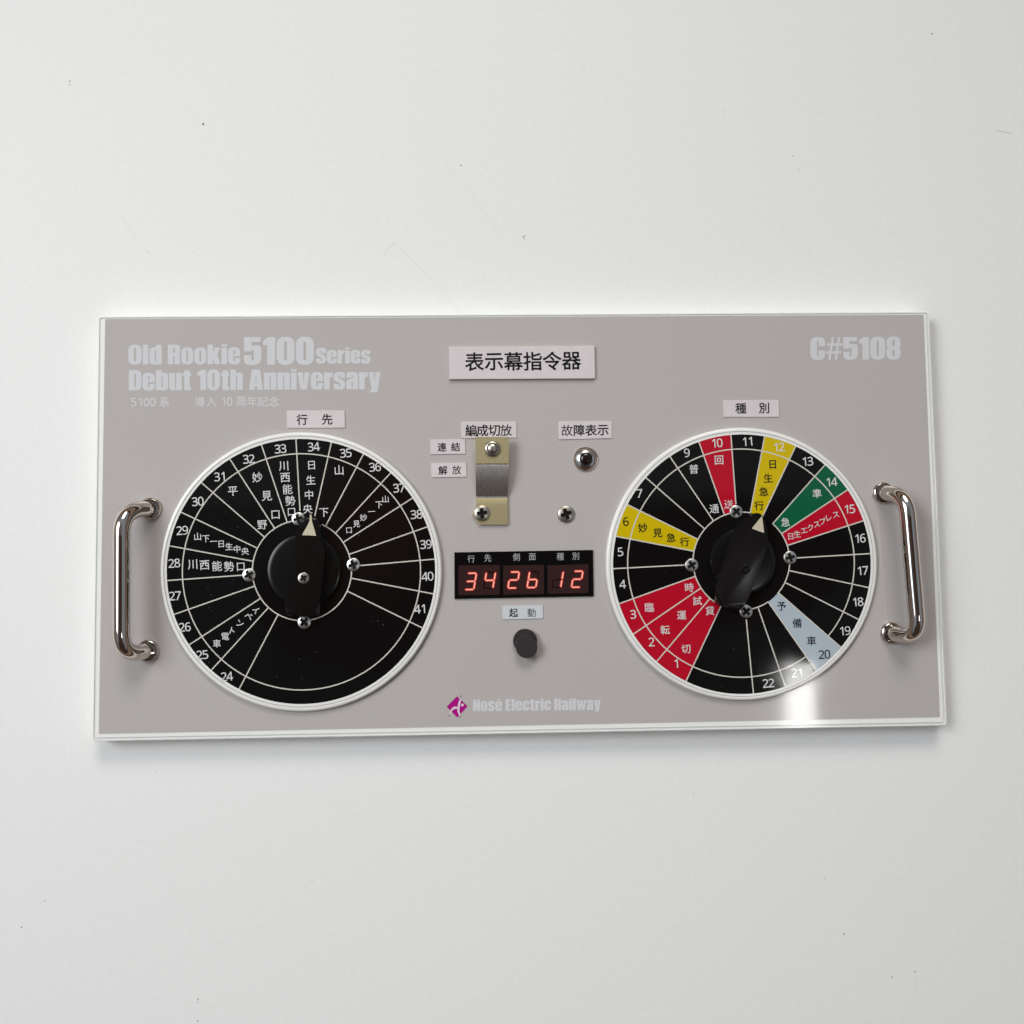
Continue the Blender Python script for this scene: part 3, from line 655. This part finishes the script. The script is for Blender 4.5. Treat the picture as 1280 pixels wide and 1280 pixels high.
for ch, x, y, em in RT: put(b, ch, x, y, em, HD + .06, m_num, 3, 1, .008)
for ch, x, y in (('日', 988.4, 670.5), ('生', 996.6, 667.6), ('エ', 1005, 663.2), ('ク', 1013, 659.4), ('ス', 1020.9, 655.5), ('プ', 1028.5, 651.5), ('レ', 1036.2, 647.3), ('ス', 1044.9, 643.5)):
    put(b, ch, x, y, 9.4, HD + .06, m_num, 5 if ch in '日生' else 12, 1, .004)
for ch, x, y in (('妙', 803.5, 659.7), ('見', 822, 666.2), ('急', 838.7, 672), ('行', 855.6, 677.2), ('日', 965.9, 580.5), ('生', 960.3, 597.5), ('急', 954.6, 614.4), ('行', 948.8, 632)):
    put(b, ch, x, y, 12.2, HD + .06, m_ink, 3, 1, .014)
for ch, x, y in (('予', 977, 758), ('備', 996.3, 779), ('車', 1014.4, 801)): put(b, ch, x, y, 12.2, HD + .06, m_navy, 2, 1, .014)
b.build('lettering', right)

# small pale scuffs on the dials
def scuffs(d, pts):
    s = MB()
    for i, (x, y, r) in enumerate(pts):
        s.sheet([[(x + r * k * math.cos(a), y + r * k * math.sin(a)) for a, k in zip([0, 1.2, 2.3, 3.5, 4.6, 5.5], [1, .6, 1.1, .7, 1, .5])]], HD + .078, m_scuff)
    s.build('scuff_marks', d)['kind'] = 'stuff'
scuffs(left, [(270, 628, .5), (282, 640, .4), (288, 661, .4), (297, 659, .5), (260, 734, .5), (264, 744, .6), (292, 725, .6), (261, 760, .5), (265, 764, .5), (396, 815, .6), (374, 824, .6), (472, 776, .8),
    (465, 777, .5), (479, 781, .8), (346, 846, .6), (377, 848, .6), (296, 798, .5), (261, 828, .6), (449, 669, .5), (454, 596, .4), (526, 779, .6), (402, 559, .5), (412, 699, .5)])
scuffs(right, [(917, 811, .6), (943, 825, .5), (903, 858, .7), (848, 839, .5), (832, 715, .4), (1002, 566, .5), (1000, 747, .4), (998, 573, .4), (932, 742, .5)])

# dial screws
dscrew = screw_mesh('screw', 1.62, 0.55, m_steel, .66, .2)
for d, pts in ((left, [(310.9, 718.6), (441.4, 705.7), (380, 777.6), (372.4, 648.4)]), (right, [(920.6, 639.5), (865, 706.3), (988.1, 696.9), (933.1, 764.4)])):
    for k, (x, y) in enumerate(pts):
        p = V3(x, y, HD + .5); link_mesh('screw', dscrew, d, (p.x, p.y, T + (HD + .0) * MM), random.uniform(.2, 1.2))

# knobs: round skirt, bar grip, pointer mark
def knob(d, c, r, grip, mark, sc, sr, m_screw, gh=4.4):
    me = lathe_mesh('knob', [(r / 5.2, 0), (r / 5.2, 1.1), (r / 5.2 - .15, 1.35), (r / 5.2 - .5, 1.45), (r / 5.2 - 1.2, 1.5), (0, 1.55)], m_knob, 72)
    p = V3(c[0], c[1], HD + 1.4); k = link_mesh('knob', me, d, (p.x, p.y, T + HD * MM))
    prism('knob_grip', rnd(grip, 5), HD + .05, gh, m_knobtop, d, bev=.55, seg=3, label='bar shaped grip')
    s = MB(); s.sheet([mark], gh + .03, m_mark); s.build('pointer_mark', d)
    q = V3(sc[0], sc[1], gh); link_mesh('knob_screw', screw_mesh('knob_screw', sr / 5.2, .35, m_screw, .6, .2), d, (q.x, q.y, T + gh * MM), .6)
def z4(pts, r=None): return [(295 + p[0] / 7.758, 625 + p[1] / 7.758, *p[2:]) for p in pts]
knob(left, (379.8, 712.5), 44, z4([(640, 165, 6), (800, 170, 5), (812, 260, 8), (832, 360, 8), (866, 490, 8), (850, 640, 8), (815, 900, 10), (796, 1130, 5), (480, 1120, 5), (462, 970, 6), (535, 850, 6), (550, 700, 10), (578, 470, 10), (570, 350, 8), (605, 240, 5)]),
     [(387.3, 643.2), (389.4, 643.2), (389.9, 651.5), (395.3, 669.8), (377.5, 668.8), (386.8, 652)], (379.4, 722.6), 7.0, m_steel2)
knob(right, (929.2, 701.5), 40.5, [(944, 640, 7), (952.8, 643, 4), (958, 655, 8), (960.5, 673, 8), (957, 692, 8), (934, 752, 5), (926, 764, 6), (898, 757, 6), (893, 738, 8), (915.5, 665, 6), (930, 651, 8)],
     [(952.6, 644.6), (955.2, 666.3), (939.7, 660.6)], (931.9, 711.3), 6.0, m_knob)

# ------------------------------------------------------------------ chrome handles
def tube(path, rad, n=28):
    path = [Vector(p) for p in path]; vs = []; fs = []
    t0 = (path[1] - path[0]).normalized(); nrm = t0.orthogonal().normalized()
    for i, p in enumerate(path):
        t = (path[min(i + 1, len(path) - 1)] - path[max(i - 1, 0)]).normalized()
        nrm = (nrm - t * nrm.dot(t)).normalized(); bn = t.cross(nrm)
        r = rad[i] if isinstance(rad, list) else rad
        vs += [p + (nrm * math.cos(2 * math.pi * k / n) + bn * math.sin(2 * math.pi * k / n)) * r for k in range(n)]
    for i in range(len(path) - 1):
        for k in range(n):
            j = (k + 1) % n; fs.append((i * n + k, i * n + j, (i + 1) * n + j, (i + 1) * n + k))
    fs.append(tuple(range(n - 1, -1, -1))); fs.append(tuple(range(len(vs) - n, len(vs))))
    return vs, fs
def fillet(pts, r, seg=12):
    out = [pts[0]]
    for i in range(1, len(pts) - 1):
        P = pts[i]; a = (pts[i - 1] - P); c = (pts[i + 1] - P); rr_ = min(r, a.length * .6, c.length * .6)
        A = P + a.normalized() * rr_; C = P + c.normalized() * rr_
        for k in range(seg + 1):
            t = k / seg; out.append((1 - t) ** 2 * A + 2 * t * (1 - t) * (P * .85 + (A + C) * .075) + t * t * C)
    out.append(pts[-1])
    full = []
    for a, c in zip(out, out[1:]):
        n = max(1, int((c - a).length / .0012))
        full += [a.lerp(c, k / n) for k in range(n)]
    return full + [out[-1]]
flange = lathe_mesh('mounting_flange', [(2.62, 0), (2.62, .3), (2.56, .55), (2.42, .78), (2.24, .88), (2.08, .8), (1.98, .6), (0, .55)], m_chrome, 56, 50)
HB = 7.0
def handle(f1, p1, p2, f2, label):
    pts = [V3(*f1, 0.2), V3(*p1, HB), V3(*p2, HB), V3(*f2, 0.2)]
    b = MB(); b.add(*tube(fillet(pts, .0058), .00188), m_chrome)
    h = b.build('handle', panel, True, label)
    for f in (f1, f2):
        p = V3(*f); link_mesh('mounting_flange', flange, h, (p.x, p.y, T + .03 * MM))
handle((188.2, 636), (152.0, 638.0), (151.8, 819.5), (185.2, 813.4), 'chrome pull handle beside larger dial')
handle((1103.5, 616.4), (1132.3, 617.5), (1147.8, 798.5), (1113.5, 791.3), 'chrome pull handle beside smaller dial')

# ------------------------------------------------------------------ bent latch bracket, screws, lamp
out = [(594.6, 547.6), (596, 546.3), (634.4, 546.1), (636, 547.6), (636, 581), (634.3, 622), (634.8, 653.5), (632.6, 655.8), (598.8, 655.8), (590.6, 643.2), (595.2, 632.5), (595.2, 622), (594.4, 581)]
def zprof(y):
    if y < 578: return 3.0
    if y < 579.6: return 3.0
    if y < 581.4: return 2.72
    if y < 584: return 2.8
    if y < 619: return 2.8 - 2.0 * ((y - 584) / 35) ** 1.7
    if y < 623: return .62
    return .7
ys = [546.2, 560, 578, 579.4, 580.5, 582, 594, 604, 612, 618.9, 620.5, 622.5, 624, 632.5, 643.2, 655.8]
def xl(y):
    for (y0, x0), (y1, x1) in zip([(546.2, 594.4), (581, 594.4), (622, 595.2), (632.5, 595.2), (643.2, 590.6)], [(581, 594.4), (622, 595.2), (632.5, 595.2), (643.2, 590.6), (655.8, 598.8)]):
        if y <= y1: return x0 + (x1 - x0) * (y - y0) / (y1 - y0)
def xr(y):
    for (y0, x0), (y1, x1) in zip([(546.2, 636), (581, 636), (622, 634.3)], [(581, 636), (622, 634.3), (655.8, 634.9)]):
        if y <= y1: return x0 + (x1 - x0) * (y - y0) / (y1 - y0)
bm = bmesh.new(); rows = []
for y in ys:
    h = zprof(y); rows.append([[bm.verts.new((*U(x, y, h), T + (h - dz) * MM)) for x in (xl(y), xl(y) + 1.6, xr(y) - 1.6, xr(y))] for dz in (0, .55)])
for a, c in zip(rows, rows[1:]):
    for i in range(3):
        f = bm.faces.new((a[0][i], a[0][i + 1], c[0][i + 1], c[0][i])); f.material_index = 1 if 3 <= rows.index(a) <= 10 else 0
        bm.faces.new((a[1][i], c[1][i], c[1][i + 1], a[1][i + 1]))
    bm.faces.new((a[0][0], c[0][0], c[1][0], a[1][0])); bm.faces.new((a[0][3], a[1][3], c[1][3], c[0][3]))
for r_ in (rows[0], rows[-1]):
    for i in range(3): bm.faces.new((r_[0][i], r_[1][i], r_[1][i + 1], r_[0][i + 1]))
bracket = bm_build('latch_bracket', bm, [m_zinc, m_greyplate], panel, math.radians(30), 'bent yellow zinc plated bracket')
p = V3(615.4, 561.4, 2.6)
b = MB(); b.add(*lathe([(1.85, 0), (1.85, .5), (1.6, .75), (1.35, .8), (1.2, .55), (1.12, .55), (1.05, 1.1), (.85, 1.25), (0, 1.3)], 40), m_steel2)
me = b.mesh('bolt', True); me.set_sharp_from_angle(angle=R(40)); link_mesh('bolt', me, bracket, (p.x, p.y, T + 3.01 * MM))
bscrew = screw_mesh('screw', 1.9, .7, m_steel2, .62, .2)
p = V3(602.4, 641.4, 1.3); link_mesh('screw', bscrew, bracket, (p.x, p.y, T + .71 * MM), .1)
p = V3(707.8, 642.5, .6); link_mesh('panel_screw', screw_mesh('panel_screw', 2.08, .75, m_steel2, .6, .19), panel, (p.x, p.y, T + .03 * MM), .35)
p = V3(732.6, 573.6, .8)
me = lathe_mesh('indicator_lamp', [(2.98, 0), (2.98, .2), (2.9, .32), (1.72, 1.0), (1.6, 1.05), (1.52, 1.0), (1.5, .8), (0, .8)], m_chromel, 56, 35)
lamp = link_mesh('indicator_lamp', me, panel, (p.x, p.y, T + .03 * MM))
link_mesh('lens', lathe_mesh('lens', [(1.5, .75), (1.47, 1.1), (1.2, 1.35), (.7, 1.48), (0, 1.5)], m_lens, 40, 60), lamp)

# ------------------------------------------------------------------ number display
disp = prism('number_display', [(567.9, 690.4), (741.4, 687.4), (742.1, 745.3), (568.2, 748.6)], .03, .5, m_dispf, panel, bev=.08, seg=1, smooth=None, label='black display with lit red digits')
HS = .53
for q in ([(573, 706.7), (624.9, 706.2), (624.6, 743.4), (573, 744.1)], [(629, 707), (680, 706), (680, 742.3), (629, 743.4)], [(684.2, 706.7), (735.6, 705.2), (735.6, 741.2), (684.4, 742.3)]):
    s = MB(); s.sheet([q], HS, m_window); s.build('window', disp)
b = MB()
for ch, x, y in (('行', 589, 698.6), ('先', 609.7, 697.5), ('側', 645.3, 696.3), ('面', 665.4, 696), ('種', 700.3, 695.6), ('別', 719.6, 695.1)):
    put(b, ch, x, y, 10.2, HS, m_dispt, 1, .95)
b.build('lettering', disp)
SEG = {'a': ((0, 1), (1, 1)), 'b': ((1, 1), (1, .5)), 'c': ((1, .5), (1, 0)), 'd': ((0, 0), (1, 0)), 'e': ((0, .5), (0, 0)), 'f': ((0, 1), (0, .5)), 'g': ((0, .5), (1, .5))}
def seven(cx, cy, w, h, on, faint=''):
    s = MB(); sl = .17
    def pt(p):
        x = (p[0] - .5) * w; y = (p[1] - .5) * h
        return np.array((cx + x + y * sl, cy - y - x * .02))
    k = 0
    for n, (p, q) in SEG.items():
        lit = n in on
        if not lit and n not in faint: continue
        P, Q = pt(p), pt(q); d = (Q - P) / np.linalg.norm(Q - P)
        P2 = P + d * .9; Q2 = Q - d * .9
        def seg(wd, a, c):
            nn = np.array((-d[1], d[0])) * wd / 2; e = d * wd / 2
            return [tuple(a - e * .9), tuple(a + nn), tuple(c + nn), tuple(c + e * .9), tuple(c - nn), tuple(a - nn)]
        k += 1
        if lit:
            s.sheet([seg(3.5, P2 , Q2)], HS + .015 + .002 * k, m_led_o); s.sheet([seg(1.5, P2 + d * .3, Q2 - d * .3)], HS + .04 + .002 * k, m_led_i)
        else: s.sheet([seg(2.0, P2, Q2)], HS + .015 + .002 * k, m_led_x)
    s.build('digit', disp)
seven(588.4, 726.7, 11.0, 20.4, 'abgcd'); seven(612.0, 725.4, 11.4, 20.0, 'fgbc', 'ade')
seven(642.0, 725.0, 11.0, 20.0, 'abged'); seven(665.9, 724.4, 11.0, 20.0, 'fgecd', 'ab')
seven(697.2, 724.4, 10.6, 20.0, 'bc', 'gde'); seven(721.5, 724.0, 11.0, 20.0, 'abged')

# ------------------------------------------------------------------ push button
but = prism('push_button', ell((656.5, 801.3, 15.0, 15.2), n=56), .03, 1.2, m_button, panel, bev=.35, seg=3)
prism('button_cap', ell((658.3, 809.5, 13.4, 13.4), n=56), 1.15, 2.4, m_button, but, bev=.3, seg=3, foot=ell((656.8, 803.0, 12.6, 12.6), n=56))

# ------------------------------------------------------------------ grit, fibres and scratches lying on the table
b = MB()
def tp_(x, y): d = ray(x, y); t = (CAM[2] + T) / -d[2]; return CAM[0] + d[0] * t, CAM[1] + d[1] * t
for x, y, r in ((87, 101.5, 1.0), (87, 106, .8), (254, 155, 1.3), (242, 316, .5), (576, 206.5, 1.0), (600, 219, .5), (654, 296, .9), (656, 294.5, .7), (655.5, 298.5, .7), (991.5, 195, .9), (998, 212, .8), (905, 140, .6),
    (56, 1126, .8), (27, 1159, .8), (247.5, 1249, .8), (247, 1253, .6), (247, 1276, .8), (1055, 1167.5, 1.1), (1115, 1221, .9), (1143.5, 1214.5, 1.0), (866.5, 992.5, .7), (95, 239, .4), (185, 315, .6), (1165, 42, .9), (195, 964, .6), (390, 1101, .5), (138, 1217, .5), (1031, 1098, .6), (1124, 1100, .5)):
    X, Y = tp_(x, y); rr0 = r * .000175
    vs, fs = lathe([(rr0 / MM, 0), (rr0 / MM * .9, rr0 / MM * .5), (rr0 / MM * .4, rr0 / MM * .9), (0, rr0 / MM)], 7)
    b.add([(X + p[0] * (1 + .3 * math.sin(x)), Y + p[1], p[2]) for p in vs], fs, m_dust)
def fibre(pts, r):
    P = [Vector((*tp_(x, y), .00003)) for x, y in pts]
    b.add(*tube(P, r, 6), m_hair)
fibre([(480, 317), (486, 309), (492, 303.5), (500, 309), (516, 326), (540, 351), (560, 373), (574, 390)], .00003)
fibre([(515, 155), (560, 208), (600, 258), (626, 293)], .00002)
fibre([(150, 264), (160, 283), (170, 297)], .00004)
fibre([(182, 311), (185, 316), (189, 319)], .00005)
fibre([(1143.5, 1216), (1144, 1232), (1146.5, 1246), (1149, 1256)], .00004)
fibre([(1245, 163), (1256, 165), (1266, 167)], .00006)
fibre([(1042, 1245), (1046, 1246), (1050, 1245.6)], .00004)
dust = b.build('dust'); dust['kind'] = 'stuff'
dust['label'] = 'dark grit specks and pale fibres scattered on the white table'; dust['category'] = 'dust'
